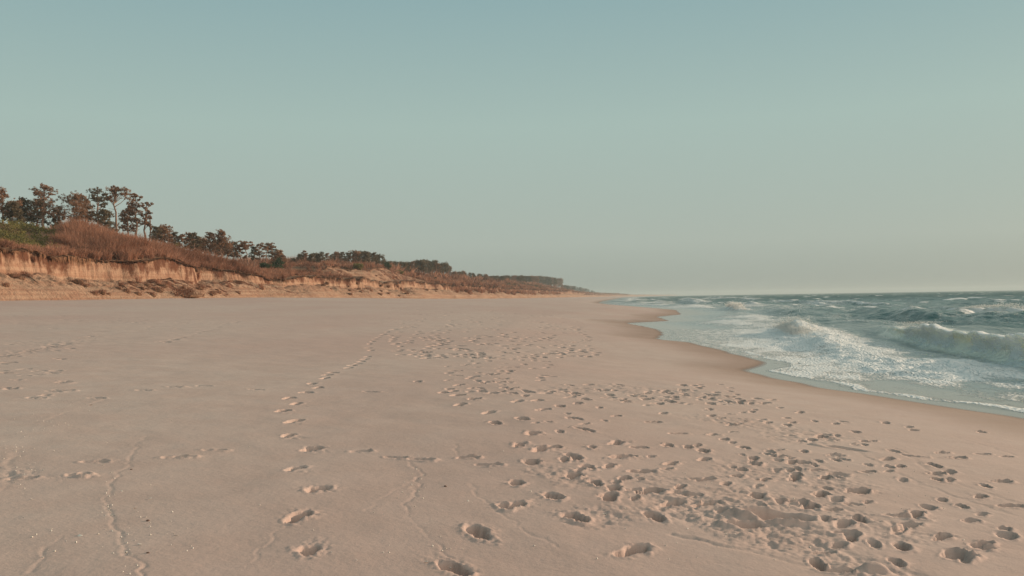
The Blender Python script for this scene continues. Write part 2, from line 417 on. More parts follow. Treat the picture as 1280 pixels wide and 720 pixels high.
for px, py in [(119,578),(98,594),(28,598),(222,572),(268,563),(450,565),(495,573),(525,575),(585,573),(610,582),(320,487),(45,498),(218,484),(255,483),(120,498),(178,488),(462,490),(30,470)]:
    print_at(px, py, ang=rng.normal(1.35, .25), k=.85, dep=.022, mess=.3)
P = hit(972, 648); hole(P[0], P[1], .25, .13, 1.7, .13, 5)
P = hit(932, 657); hole(P[0], P[1], .15, .09, 1.4, .08, 6)
P = hit(1055, 561); hole(P[0], P[1], .26, .10, 1.9, .09, 7)
P = hit(1085, 713); hole(P[0]+.05, P[1], .11, .07, 1.5, -.035, 8)
def scatter(n, x0, x1, y0, y1, dep, k, ang0=.1, prob=None):
    rng = np.random.default_rng(int(n*7+y0+y1))
    for _ in range(n):
        u, v = rng.random(), rng.random()
        py = y0+(y1-y0)*v; px = x0(py)+(x1(py)-x0(py))*u
        if prob is not None and rng.random() > prob(px, py): continue
        print_at(px, py, ang=rng.normal(ang0, .55), k=k*rng.uniform(.75, 1.15), dep=dep, mess=.25)
clus = lambda px, py: .35+.65*float(vn(px/18., py/7., 77) > -.1)
scatter(620, lambda y: 480+(y-378)*.2, lambda y: 705+(y-378)*.8, 377, 448, .095, 1.3, prob=clus)
scatter(90, lambda y: 560, lambda y: 690, 440, 492, .040, .95)
scatter(85, lambda y: 700, lambda y: 900+(y-480)*3, 480, 505, .05, .9)
scatter(60, lambda y: 640+(y-500)*.6, lambda y: 980+(y-505)*1.0, 505, 640, .022, .62, .3, clus)
scatter(46, lambda y: 860, lambda y: 1060+(y-505)*.9, 500, 640, .030, .7, .4, clus)
scatter(55, lambda y: 1000, lambda y: 1270, 520, 715, .030, .8, .6)
scatter(40, lambda y: 0, lambda y: 330, 390, 412, .035, 1.0, 1.2)
scatter(30, lambda y: 0, lambda y: 90, 425, 500, .028, .8, 1.2)
for t in np.linspace(0, 1, 26): print_at(125*t+rng.normal(0, 3), 447-27*t+rng.normal(0, 1.2), 1.3, dep=.03)
for t in np.linspace(0, 1, 22): print_at(203+100*t, 429-28*t+rng.normal(0, .8), 1.0, dep=.038)
# thin wandering lines of the last tide and dragged scratches
groove([(183,720),(160,690),(140,655),(133,625),(140,600),(160,585),(168,560),(185,545)], .014, .010, .012, 3)
groove([(33,720),(55,690),(90,668),(130,652)], .014, .010, .012, 4)
groove([(5,615),(12,580),(30,555),(60,525),(100,510),(130,500)], .03, .008, .022, 5)
groove([(565,700),(540,675),(512,650),(508,632),(520,610),(528,592),(512,578),(530,560),(545,552)], .014, .012, .012, 6)
groove([(300,715),(345,670),(370,640)], .012, .006, .008, 7)
groove([(700,690),(660,665),(620,640),(580,600),(568,575),(572,555)], .012, .008, .009, 8)
groove([(455,640),(500,610),(520,598)], .016, .004, .01, 9)
groove([(1120,560),(1180,600),(1280,632)], .03, .012, .012, 10)
groove([(1060,560),(1150,606),(1280,650)], .025, .010, .012, 11)
groove([(840,668),(900,683),(980,700),(1040,718)], .03, .020, .02, 12)
groove([(1190,545),(1240,560),(1280,572)], .02, .010, .008, 13)
groove([(560,580),(640,580),(700,585)], .02, .006, .008, 14)

nr_ = int(np.searchsorted(rr, 32)); s_ = slice(0, nr_)
GZ[s_] += ROUGH[s_]*(.013*fbm(GX[s_]*17, GY[s_]*17, 501, 4, .75)+.008*np.clip(vn(GX[s_]*34, GY[s_]*34, 502)-.2, 0, 1))
dsh = shore(GY)-GX
WET = 1-sst(.0, 1.0, dsh/(3.2+.06*np.clip(GY, 0, 60)))
WET = np.clip(WET*.55 + .5*(1-sst(-.1, .55, dsh)) , 0, 1)
V = np.stack([GX, GY, GZ], -1).reshape(-1, 3)
F, _ = grid_faces(len(rr), len(th))
me = np_mesh('beach', V, F, True, {'wet': WET})
tag(link_mesh('beach', me, M_sand), kind='structure')

# ------------------------------------------------------------------ dune cliff sheet
ys = np.concatenate([np.arange(-260, 50, 2.0), 50+np.cumsum(np.clip(.0011*np.geomspace(70, 7000, 3400), .09, 40))])
ys = ys[ys < 6300]
cs = np.concatenate([np.linspace(-4, 0, 5), np.linspace(.15, 7.5, 75), np.linspace(7.7, 16, 40), np.linspace(16.6, 40, 28), np.geomspace(42, 900, 26)])
CC, YY = np.meshgrid(cs, ys)
XX = toe(YY)-CC
ZZ = land(XX, YY)
wtA = 4.6+1.0*vn(YY/11, 0*YY, 36)
cfA = CC-.95*fbm(YY/3.1, CC/6, 34, 4)-.9*np.clip(vn(YY/6, 0*YY+3, 35)-.25, 0, 1)-wtA
soil = sst(-.05, .45, cfA)*(.53+.40*fbm(YY/2.6, CC/3, 58, 4)+.12*vn(YY/11, 0*YY, 59))*(1-sst(1.2, 3.5, cfA)*.1) + .22*sst(-3.5, 0, cfA)*fbm(YY/2.5, CC/1.5, 55, 3) + .20*np.clip(vn(YY/1.2, CC/2.5, 56), 0, 1)*sst(.3, 2, CC)
w2A = sst(200, 215, YY)*(1-sst(275, 312, YY))
bare2 = w2A*(1-sst(14.5, 16.5, CC+.8*fbm(YY/4, 0*YY, 39, 3)))*sst(0, 1, CC)
deb = sst(92, 104, YY)*(1-sst(150, 165, YY))*sst(-.15, .3, fbm((YY+.9*CC)/1.3, CC/3.2, 57, 4))*sst(.2, .8, CC)*(1-sst(3.8, 5.0, CC))
soil = soil*(1-.35*bare2) + .16*bare2*fbm((YY+.8*CC)/2.5, CC/5, 60, 4) + .10*sst(160, 260, YY)*sst(.5, 2, CC)
soil = np.maximum(soil, .62*deb)
tops = sst(.6, 1.6, cfA)*(1-bare2)
V = np.stack([XX, YY, ZZ], -1).reshape(-1, 3)
F, _ = grid_faces(len(ys), len(cs)); F = F[:, ::-1]
me = np_mesh('dune_cliff', V, F, True, {'soil': soil, 'topsoil': tops})
tag(link_mesh('dune_cliff', me, M_cliff), kind='structure')

# ------------------------------------------------------------------ sea
th2 = np.concatenate([np.arange(-14, -5, .12), np.arange(-5, 42, .09), np.arange(42, 178, 2.)])*math.pi/180
r2 = np.concatenate([4*np.exp(.0042*np.arange(int(math.log(900/4)/.0042))), np.geomspace(905, 6200, 110)])
T2, R2 = np.meshgrid(th2, r2)
SX = R2*np.sin(T2); SY = R2*np.cos(T2)
off = SX-shore(SY)                      # metres out from the water's edge
eta = np.zeros_like(SX); dxs = np.zeros_like(SX)
wr = np.random.default_rng(3)
grow = sst(1.5, 28, off)
warp = 2.5*fbm(SX/30, SY/30, 61, 2)
for k in range(34):
    lam = 1.3*(22/1.3)**wr.random(); a = R(180)+wr.normal(0, .42 if lam < 8 else .2)
    kx, ky = math.cos(a)*2*math.pi/lam, math.sin(a)*2*math.pi/lam
    ph = wr.uniform(0, 6.28); amp = .0092*lam**.92
    fade = np.clip(1.6-R2*.0042*3/lam, 0, 1)
    arg = kx*(SX+warp)+ky*SY+ph
    eta += amp*fade*(np.sin(arg)+.25*np.cos(2*arg))
    dxs += -amp*fade*math.cos(a)*np.cos(arg)*.7
env = grow*(.75+.5*fbm(SX/25, SY/40, 62, 2))
eta = eta*(env+.05*sst(.5, 6, off)); dxs = dxs*env
foamA = np.zeros_like(SX); thin = np.zeros_like(SX)
def breaker(ypts, xpts, hpts, hscale, back, face, curl, fcrest, ftrail, tr=0., seed=0, fwid=.22):
    """one breaking wave running along the shore; crest line X(Y) with its height"""
    s = np.where((SY > ypts[0]-2) & (SY < ypts[-1]+2) & (SX > min(xpts)-14) & (SX < max(xpts)+14))
    Sx, Sy = SX[s], SY[s]
    Xc = np.interp(Sy, ypts, xpts) + .35*fbm(Sy/5, 0*Sy, seed+200, 3)*min(1, hscale)
    hh = np.interp(Sy, ypts, hpts, left=0, right=0)*hscale*(1+.2*vn(Sy/3.0, 0*Sy, seed+201)+.07*vn(Sy/.9, Sx*0, seed+205))
    c = Sx-Xc
    shp = np.where(c > 0, np.exp(-(np.abs(c)/back)**1.3), np.exp(-(np.abs(c)/face)**2))
    eta[s] = eta[s]*(1-.5*shp*np.clip(hh, 0, 1)) + hh*shp - .18*hh*np.exp(-((c+face*2.2)/(face*1.6))**2)
    dxs[s] += -curl*hh*shp**2.2
    up_ = hh/(hscale+1e-6)
    foamA[s] = np.maximum(foamA[s], fcrest*up_*np.exp(-((c+.05*back)/np.where(c > 0, back*.25, back*fwid))**2)*(.75+.5*vn(Sx*1.2, Sy*.9, seed+202)))
    foamA[s] = np.maximum(foamA[s], ftrail*np.clip(up_*1.5, 0, 1)*np.where(c < 0, np.exp(-(np.abs(c)/(3.2*back))), np.exp(-(np.abs(c)/(1.2*back))**2)))
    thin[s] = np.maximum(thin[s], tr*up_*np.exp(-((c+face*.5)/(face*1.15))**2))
breaker([18, 28, 33, 40, 47, 53, 60], [12.6, 13.1, 13.3, 13.9, 14.3, 14.8, 15.4], [.5, .95, 1, 1, .8, .3, 0], .80, 2.2, .62, 1.0, 1.15, .22, 2.0, 1, .34)
breaker([28, 34, 40, 48, 54, 58, 62], [7.4, 8.0, 8.5, 9.3, 9.7, 10.0, 10.4], [0, .45, .6, .8, 1, .8, .3], .32, 2.0, 1.1, .3, 1.5, .95, 0, 2, 1.2)
breaker([48.5, 50.5, 52.5, 55, 57.5], [9.0, 9.2, 9.5, 9.7, 9.9], [0, .5, 1, .7, 0], .62, .9, .6, .1, 1.6, 1.0, 0, 12, 1.0)
breaker([36, 38, 41, 43], [7.6, 7.9, 8.3, 8.6], [0, .8, .7, 0], .25, .8, .5, .1, 1.6, .9, 0, 13, 1.0)
breaker([74, 82, 90, 97, 106, 116], [35, 35.8, 35.6, 35.4, 36, 37], [0, .7, 1, .8, .4, 0], .72, 3.2, 1.3, .5, 1.3, .35, .4, 3, .5)
breaker([118, 128, 140, 150, 165], [14.5, 15, 15.8, 16.6, 17.5], [0, .7, 1, .7, 0], .7, 2.6, 1.2, .4, 1.2, .5, 0, 4, .7)
breaker([92, 102, 112, 122, 134], [18.4, 18.4, 18.6, 19, 19.6], [0, .7, 1, .6, 0], .5, 3.2, 1.4, .4, .15, .0, .1, 5)
breaker([60, 72, 84, 96, 104], [25, 25, 25.5, 26, 26.5], [0, .6, .8, .6, 0], .55, 3.5, 1.3, .3, .05, .0, 0, 6)
breaker([130, 150, 170, 190, 215], [40, 41, 42, 43, 44], [0, .8, 1, .6, 0], .55, 3.5, 1.2, .3, .9, .15, .1, 7)
breaker([-20, 0, 14, 22], [30, 28, 27, 27], [0, 1, .7, 0], .8, 3, .8, .5, .8, .3, .2, 8)
for i in range(26):
    y0 = 190*(7**wr.random()); ln = y0*.16*wr.uniform(.5, 1.4)
    x0 = float(shore(np.array(y0)))+wr.uniform(9, 26+y0*.10)
    breaker([y0-ln, y0-ln*.4, y0, y0+ln*.5, y0+ln], [x0-1, x0, x0, x0+.5, x0], [0, .8, 1, .7, 0], wr.uniform(.3, .55), 3, 1.2, .3, 1.0, .5, 0, 20+i)
# wash: lacy foam between the breaker and the sand
nb = fbm(SX/3.5, SY/7, 71, 4); nb2 = fbm(SX/1.2, SY/2.4, 72, 3)
near_w = np.exp(-(np.abs(off-4.0)/4.6)**3)*(1-sst(34, 52, SY))*sst(.5, .8, off+.25*vn(SY*.9, SY*0, 76))
near_w = near_w*(1-.12*sst(3.5, 7, off)*sst(28, 18, SY))
foamA = np.maximum(foamA, near_w*(.56+1.15*nb+.5*nb2))
foamA = np.maximum(foamA, .85*np.exp(-((off-.70-.3*vn(SY*.7, SY*0, 76))/.22)**2)*(1.0+1.3*nb2)*sst(60, 30, SY))
foamA = np.maximum(foamA, .9*np.exp(-((off-1.4)/.9)**2)*sst(.0, .35, nb)*(1-sst(22, 34, SY)))
mid_w = np.exp(-((off-9)/4.5)**2)*sst(48, 58, SY)*(1-sst(90, 120, SY))
foamA = np.maximum(foamA, mid_w*(.52+.7*nb))
far_w = np.exp(-((off-16)/16)**2)*sst(90, 160, SY)
foamA = np.maximum(foamA, far_w*(.45+.5*fbm(SX/6, SY/25, 73, 3)))
foamA = np.maximum(foamA, .34*sst(2, 8, off)*(.55+1.3*nb)*np.exp(-off/70))
caps = np.clip(fbm(SX/5, SY/12, 74, 4)-.34, 0, 1)*4.0*sst(12, 30, off)
foamA = np.maximum(foamA, np.clip(caps, 0, .75))
foamA = np.clip(foamA, 0, 1)
# foam piles up a little
churn = sst(.45, 1, foamA)*(R2 < 260)
eta += churn*(.13*fbm(SX*1.6, SY*1.6, 75, 4, .6)+.05)*np.clip(off/4, 0, 1)
gz = beach0(SX, SY)
eta *= sst(.1, 3.0, off)
eta += .012*sst(.4, .7, off)+.006                 # the lens edge of the wash
keep = (gz < .25)
k4 = keep[:-1, :-1] | keep[1:, :-1] | keep[:-1, 1:] | keep[1:, 1:]
V = np.stack([SX+dxs, SY, eta], -1).reshape(-1, 3)
F, used = grid_faces(len(r2), len(th2), k4)
deepA = sst(-.05, 1, off/26)
ripA = np.clip(sst(1, 14, off), 0.02, 1)
farA = sst(40, 500, R2)
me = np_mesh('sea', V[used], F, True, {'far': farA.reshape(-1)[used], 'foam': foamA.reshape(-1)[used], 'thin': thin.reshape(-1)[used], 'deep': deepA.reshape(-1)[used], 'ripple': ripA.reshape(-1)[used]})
tag(link_mesh('sea', me, M_sea), kind='structure')

# spray thrown up by the breakers: thousands of small white droplets and blobs
def tets(C, S, r_):
    n = len(C)
    T = np.array([[1, 1, 1], [-1, -1, 1], [-1, 1, -1], [1, -1, -1]], float)/1.7
    Q = r_.normal(size=(n, 3, 3)); Q, _ = np.linalg.qr(Q)
    V = C[:, None, :]+np.einsum('vi,nij->nvj', T, Q)*S[:, None, None]
    F = np.array([[0, 1, 2], [0, 3, 1], [0, 2, 3], [1, 3, 2]])[None]+4*np.arange(n)[:, None, None]
    return V.reshape(-1, 3), F.reshape(-1, 3)
Cs, Ss = [], []
def spray(n, ypts, xpts, hpts, spread, size, zb):
    y = wr.uniform(ypts[0], ypts[-1], n); x = np.interp(y, ypts, xpts); h = np.interp(y, ypts, hpts)
    k = vn(y*1.7, y*0, 301)*.5+.7
    z = zb*h + np.abs(wr.normal(0, 1, n))*h*spread*k
    Cs.append(np.stack([x+wr.normal(-.15, .35, n)*(.5+h), y, z], -1)); Ss.append(size*wr.uniform(.35, 1.3, n)*(.6+.4*np.exp(-z)))
spray(24000, [47, 50, 53, 55, 58], [9.0, 9.2, 9.5, 9.7, 10.0], [.15, .6, 1, .8, .1], .40, .027, .3)
spray(4000, [33, 37, 42, 48], [7.9, 8.2, 8.7, 9.2], [.15, .3, .4, .5], .25, .022, .45)
spray(2600, [82, 88, 94, 102], [35.2, 35.0, 34.8, 35.2], [.6, 1, .8, .3], .18, .045, .8)
spray(1500, [42, 44, 46.5, 49], [13.6, 13.8, 14.0, 14.3], [.3, 1, .8, .2], .10, .018, .85)
spray(1500, [24, 27, 30, 32], [12.6, 12.7, 12.8, 13], [.5, 1, .9, .3], .12, .018, .85)
spray(2600, [124, 134, 142, 152], [14.8, 15.3, 15.8, 16.4], [.3, 1, 1, .3], .26, .09, .7)
V, F = tets(np.concatenate(Cs), np.concatenate(Ss), wr)
me = np_mesh('sea_spray', V, F, False)
tag(link_mesh('sea_spray', me, M_foam), 'white spray flying off the crests of the breaking waves', 'sea spray', kind='stuff')

# ------------------------------------------------------------------ vegetation
def blades(base, n_each, hgt, spread, width, r_, curve=.25, tintb=None):
    """clumps of thin upright stems: base (n,3)"""
    n = len(base); m = n*n_each
    B = np.repeat(base, n_each, 0); Hh = np.repeat(hgt, n_each)*r_.uniform(.55, 1.1, m); Sp = np.repeat(spread, n_each)
    a = r_.uniform(0, 2*math.pi, m); q = np.sqrt(r_.random(m))
    dx, dy = np.cos(a)*q, np.sin(a)*q
    W = width*r_.uniform(.6, 1.4, m)*(np.repeat(hgt, n_each)**.3)
    b = r_.uniform(0, math.pi, m); wx, wy = np.cos(b)*W/2, np.sin(b)*W/2
    p0 = B+np.stack([dx*Sp*.35, dy*Sp*.35, -.15*np.ones(m)], -1)
    p1 = B+np.stack([dx*Sp*.65, dy*Sp*.65, Hh*.55], -1)
    p2 = B+np.stack([dx*Sp*(1+curve), dy*Sp*(1+curve), Hh*(1-.25*q*q)], -1)
    w = np.stack([wx, wy, 0*wx], -1)
    V = np.stack([p0-w*.7, p0+w*.7, p1+w, p1-w, p2], 1).reshape(-1, 3)
    i = 5*np.arange(m)[:, None]
    F = np.concatenate([i+np.array([[0, 1, 2]]), i+np.array([[0, 2, 3]]), i+np.array([[3, 2, 4]])], 0)
    t = np.clip(r_.normal(0, .16, m)+(np.repeat(tintb, n_each) if tintb is not None else .5), 0, 1)
    return V, F, np.repeat(t, 5)
def leaves(C, S, r_, flat=.6):
    n = len(C); a = r_.normal(size=(n, 3)); a /= np.linalg.norm(a, axis=1)[:, None]
    b = r_.normal(size=(n, 3)); b -= a*(a*b).sum(1)[:, None]; b /= np.linalg.norm(b, axis=1)[:, None]
    S = S[:, None]
    V = np.stack([C-a*S, C+b*S*flat, C+a*S, C-b*S*flat], 1).reshape(-1, 3)
    return V, np.arange(4*n).reshape(-1, 4)
def leafball(C, Rad, n_each, size, r_, zs=.75, tintb=None):
    n = len(C); m = n*n_each
    d = r_.normal(size=(m, 3)); d /= np.linalg.norm(d, axis=1)[:, None]
    rad = np.repeat(Rad, n_each)*(r_.random(m)**.4)
    P = np.repeat(C, n_each, 0)+d*rad[:, None]*np.array([1, 1, zs])
    V, F = leaves(P, size*r_.uniform(.6, 1.4, m), r_)
    t = np.clip((np.repeat(tintb, n_each) if tintb is not None else .5)+r_.normal(0, .18, m), 0, 1)
    return V, F, np.repeat(t, 4)

vr = np.random.default_rng(11)
def in_green(X, Y):
    """the green patch of low scrub near the pines"""
    c = toe(Y)-X
    return (c > 9.5+np.maximum(Y-98, 0)*.62+2.0*vn(Y/6, c/6, 91)) & (c < 42) & (Y < 126+3*vn(c/4, c*0, 92))
def brushset(n, y0, y1, c0, c1, h0, h1, nb_, seed, width=.05, skipg=True, bare=False):
    r_ = np.random.default_rng(seed)
    Y = y0*(y1/y0)**r_.random(n); c = r_.uniform(c0, c1, n)
    X = toe(Y)-c
    w2 = sst(200, 215, Y)*(1-sst(275, 312, Y))
    edge = 4.6+1.0*vn(Y/11, 0*Y, 36)+.75+.9*np.clip(vn(Y/6, 0*Y+3, 35)-.25, 0, 1)
    edge = np.where(w2 > .3, 15+.8*fbm(Y/4, 0*Y, 39, 3), edge)
    edge = np.where((Y > 320) & (fbm(Y/(.035*Y+2), c/9, 99, 3) > -.05), 1.2, edge)
    ok = (c > edge)
    if bare: ok = (c > 1.0) & (fbm(Y/6, c/4, 66, 3) > .12)
    if skipg: ok &= ~in_green(X, Y)
    X, Y, c = X[ok], Y[ok], c[ok]
    Z = land(X, Y); s = np.clip(Y/200, .7, 4)
    k = .5+.5*fbm(X/7, Y/9, 93, 3)
    h = (h0+(h1-h0)*np.clip(k, 0, 1))*r_.uniform(.7, 1.25, len(X))
    h = h*np.interp(Y, [60, 98, 112, 140, 150, 200, 215], [.6, .6, 1, 1, .7, .6, 1])
    tb = .48+.5*fbm(X/4, Y/5, 94, 3)+r_.normal(0, .10, len(X))
    base = np.stack([X, Y, Z], -1)
    return blades(base, nb_, h, .45*h+.4*s, width*1., r_, .3, tb), base
parts = []
(a, _) = brushset(2600, 132, 460, 26, 52, 1.8, 3.6, 30, 6, .08); parts.append(a)
(a, _) = brushset(1500, 280, 2600, 20, 70, 3.0, 5.5, 30, 7, .26); parts.append(a)
(a, _) = brushset(420, 100, 700, -1, 14, .5, 1.3, 26, 8, .08, bare=True); parts.append(a)
(a, _) = brushset(3600, 64, 175, 6, 26, .9, 2.0, 34, 1, .055); parts.append(a)
(a, _) = brushset(1700, 106, 152, 8.5, 22, 1.9, 3.5, 60, 2, .045); parts.append(a)
(a, _) = brushset(3800, 100, 420, 6, 46, 1.0, 2.4, 34, 3, .08); parts.append(a)
(a, _) = brushset(5200, 290, 2600, 1.2, 60, 1.3, 2.8, 26, 4, .20); parts.append(a)
(a, _) = brushset(1600, 60, 200, 22, 50, .9, 1.9, 30, 5, .07); parts.append(a)
def merge(parts):
    Vs, Fs, Ts, o = [], [], [], 0
    for V, F, T in parts: Vs.append(V); Fs.append(F+o); Ts.append(T); o += len(V)
    return np.concatenate(Vs), np.concatenate(Fs), np.concatenate(Ts)
V, F, T = merge(parts)
me = np_mesh('dry_brush', V, F, False, {'tint': T})
tag(link_mesh('dry_brush', me, M_brush), 'dense reddish brown leafless brush covering the dune above the sand cliff', 'dry brush', kind='stuff')
# olive leafy cover between the brush
r_ = np.random.default_rng(21)
def cover(n, y0, y1, c0, c1, rad, size, each, sel=None):
    Y = y0*(y1/y0)**r_.random(n); c = r_.uniform(c0, c1, n); X = toe(Y)-c
    w2 = sst(200, 215, Y)*(1-sst(275, 312, Y))
    ok = (c > np.where(w2 > .3, 16.5, 8.5))
    if sel: ok &= sel(X, Y)
    X, Y = X[ok], Y[ok]; Z = land(X, Y)
    rd = rad*r_.uniform(.6, 1.4, len(X))
    return leafball(np.stack([X, Y, Z+rd*.35], -1), rd, each, size, r_, .7, .5+.45*fbm(X/3, Y/4, 95, 2))
a = cover(2200, 60, 140, 9, 44, .8, .10, 60, in_green)
V, F, T = a
me = np_mesh('green_scrub', V, F, False, {'tint': T})
tag(link_mesh('green_scrub', me, M_green), 'low yellow green scrub spread below the pines at the left', 'scrub', kind='stuff')
sel2 = lambda X, Y: fbm(X/9, Y/(8+Y*.03), 96, 3) > .08
parts = [cover(1500, 62, 420, 9, 60, .8, .13, 60, sel2), cover(2400, 380, 2600, 6, 70, 2.2, .38, 46, lambda X, Y: fbm(X/12, Y/40, 97, 3) > -.1)]
V, F, T = merge(parts)
me = np_mesh('olive_scrub', V, F, False, {'tint': T})
tag(link_mesh('olive_scrub', me, simple('olive_scrub_leaves', (.05, .042, .022), (.135, .10, .05), attrn='tint', trans=.15)), 'dull olive scrub growing in drifts among the brown brush along the dunes', 'scrub', kind='stuff')

# roots hanging over the edge of the scarp
n = 9000
Y = 62*(900/62)**r_.random(n)
w2 = sst(200, 215, Y)*(1-sst(275, 312, Y))
cE = 4.6+1.0*vn(Y/11, 0*Y, 36)+.95*fbm(Y/3.1, 5.5/6+0*Y, 34, 4)+.9*np.clip(vn(Y/6, 0*Y+3, 35)-.25, 0, 1)+.35
cE = np.where((w2 > .5) & (r_.random(n) < .5), 14.6-.8*fbm(Y/4, 0*Y, 39, 3), cE)
X = toe(Y)-cE; Z = land(X-.45, Y)+.05
clump = np.clip(.45+.7*fbm(Y/1.1, 0*Y, 98, 3)+.6*vn(Y/7, 0*Y, 88), 0.04, 1.3)
ln = r_.uniform(.2, 1.5, n)*clump
wd = (.035+.00025*Y)*r_.uniform(.6, 1.6, n)
fx = r_.uniform(.12, .45, n)
A = np.stack([X-.25, Y, Z], -1); Bm = np.stack([X+fx, Y+r_.normal(0, .05, n), Z-.15], -1); D = np.stack([X+fx+.12, Y+r_.normal(0, .15, n), Z-ln], -1)
w = np.stack([0*wd, wd, 0*wd], -1)
V = np.stack([A-w, A+w, Bm+w, Bm-w, D], 1).reshape(-1, 3); i = 5*np.arange(n)[:, None]
F = np.concatenate([i+np.array([[0, 1, 2]]), i+np.array([[0, 2, 3]]), i+np.array([[3, 2, 4]])], 0)
me = np_mesh('hanging_roots', V, F, False, {'tint': np.repeat(r_.random(n), 5)})
tag(link_mesh('hanging_roots', me, M_root), 'fringe of brown roots hanging from the lip of the sand cliff', 'roots', kind='stuff')

# ------------------------------------------------------------------ pines
def tube(pts, rad, seg=7):
    pts = np.array(pts, float); n = len(pts); Vs = []
    for i in range(n):
        d = pts[min(i+1, n-1)]-pts[max(i-1, 0)]; d /= np.linalg.norm(d)+1e-9
        u = np.cross(d, [0.3, .9, .1]); u /= np.linalg.norm(u)+1e-9; v = np.cross(d, u)
        for k in range(seg):
            a = 2*math.pi*k/seg; Vs.append(pts[i]+(u*math.cos(a)+v*math.sin(a))*rad[i])
    F = [[i*seg+k, i*seg+(k+1) % seg, (i+1)*seg+(k+1) % seg, (i+1)*seg+k] for i in range(n-1) for k in range(seg)]
    return np.array(Vs), np.array(F)
def pine_meshes(kind, h, w, seed, thick=1.0):
    """unit tree of height h, crown width w -> trunk mesh (with limbs), crown mesh"""
    r_ = np.random.default_rng(seed)
    lean = r_.normal(0, .03, 2)*h; zt = np.linspace(0, 1, 9)
    bend_ = r_.normal(0, .015*h, (9, 2)); bend_[0] = 0
    sp = np.stack([lean[0]*zt**1.5+bend_[:, 0], lean[1]*zt**1.5+bend_[:, 1], zt*h*.96], -1)
    r0 = .021*h*thick
    Vs, Fs, off_ = [], [], 0
    def add(V, F):
        nonlocal off_
        Vs.append(V); Fs.append(F+off_); off_ += len(V)
    add(*tube(sp, r0*(1-.78*zt)+.015))
    at = lambda t: np.array([np.interp(t, zt, sp[:, i]) for i in range(3)])
    cl = []
    spec = {'umbrella': (.80, .97, 11, .30), 'layered': (.52, .97, 13, .15), 'dense': (.5, .95, 20, .35), 'open': (.45, .98, 15, .4), 'narrow': (.55, .97, 9, .3), 'low': (.38, .92, 16, .3)}[kind]
    t0, t1, nl, up_ = spec
    for k in range(nl):
        t = t0+(t1-t0)*(k+.5*r_.random())/nl
        s = (t-t0)/(t1-t0)
        if kind == 'umbrella': reach = .5*w*(.55+.45*r_.random())
        elif kind == 'layered': reach = .5*w*(1-.45*s)*(.5+.55*r_.random())
        elif kind == 'narrow': reach = .5*w*(.5+.5*r_.random())
        else: reach = .5*w*(1-.55*s**2)*(.45+.55*r_.random())
        az = k*2.4+r_.normal(0, .4)
        p0 = at(t-.10 if kind == 'umbrella' else t-.05)
        p1 = at(min(t+.02, 1)); p1 = p1+np.array([math.cos(az)*reach, math.sin(az)*reach, up_*reach*.5+r_.normal(0, .02*h)])
        p1[2] = min(p1[2], h*.97)
        pm = (p0+p1)/2+np.array([0, 0, -.06*reach])
        add(*tube([p0, pm, p1], [r0*.35, r0*.22, r0*.08], 5))
        cr = (.17 if kind in ('layered', 'narrow') else .21)*w*r_.uniform(.75, 1.3)
        cl.append((*p1, cr)); 
        if r_.random() < .75: q = p0+(p1-p0)*r_.uniform(.5, .75); cl.append((q[0]+r_.normal(0, .05*w), q[1]+r_.normal(0, .05*w), q[2]+.1*cr, cr*.8))
    tp = at(1.0); cl.append((tp[0], tp[1], h*.96, .17*w)); cl.append((tp[0]+.1*w, tp[1], h*.93, .17*w))
    for _ in range(4):                                     # dead snags on the bare bole
        t = r_.uniform(.3, max(.35, t0)); az = r_.uniform(0, 6.28); p0 = at(t); l = .08*h*r_.random()+.2
        add(*tube([p0, p0+np.array([math.cos(az)*l, math.sin(az)*l, .2*l])], [r0*.18, r0*.06], 4))
    tm = np_mesh('trunk', np.concatenate(Vs), np.concatenate(Fs), True)
    tm.materials.append(M_bark)
    cl = np.array(cl); 
    # break each bough into tufts of needles
    nt_ = 16; m = len(cl)*nt_
    d = r_.normal(size=(m, 3)); d /= np.linalg.norm(d, axis=1)[:, None]
    zs = .42 if kind in ('umbrella', 'layered') else .62
    Cc = np.repeat(cl[:, :3], nt_, 0)+d*np.repeat(cl[:, 3], nt_)[:, None]*(r_.random(m)**.5)[:, None]*np.array([1, 1, zs])
    rad = np.repeat(cl[:, 3], nt_)*r_.uniform(.15, .34, m)
    V, F, T = leafball(Cc, rad, 17, .088, r_, .7, np.clip(.5+r_.normal(0, .22, m), 0, 1))
    cm = np_mesh('crown', V, F, False, {'tint': T})
    return tm, cm
def place_tree(meshes, crown_mat, X, Y, htop, h0, rz, label, group=None, z=None, name='pine_tree'):
    z = float(land(np.array(X), np.array(Y)))-.15 if z is None else z
    s = max(.3, (htop-z)/h0)
    e = empty(name, (X, Y, z), rz, (s, s, s))
    tag(e, label, 'tree', group)
    t = bpy.data.objects.new('trunk', meshes[0]); COL.objects.link(t); t.parent = e
    cm = meshes[1]
    if not cm.materials: cm.materials.append(crown_mat)
    c = bpy.data.objects.new('crown', cm); COL.objects.link(c); c.parent = e
    if cm.materials[0] != crown_mat:
        c.material_slots[0].link = 'OBJECT'; c.material_slots[0].material = crown_mat
    return e
def on_row(px, c, it=8):
    """ground point behind photo column px on the line c metres inland from the foot of the cliff"""
    d = ray(px, 372); X = -60-c
    for _ in range(it):
        t = X/d[0]; Y = d[1]*t; X = float(toe(np.array(Y)))-c
    return X, d[1]*(X/d[0])
def top_at(X, Y, px, py):
    d = ray(px, py); t = math.hypot(X, Y)/math.hypot(d[0], d[1])
    return EYE[2]+d[2]*t
G1 = 'tall pines on the near dune'
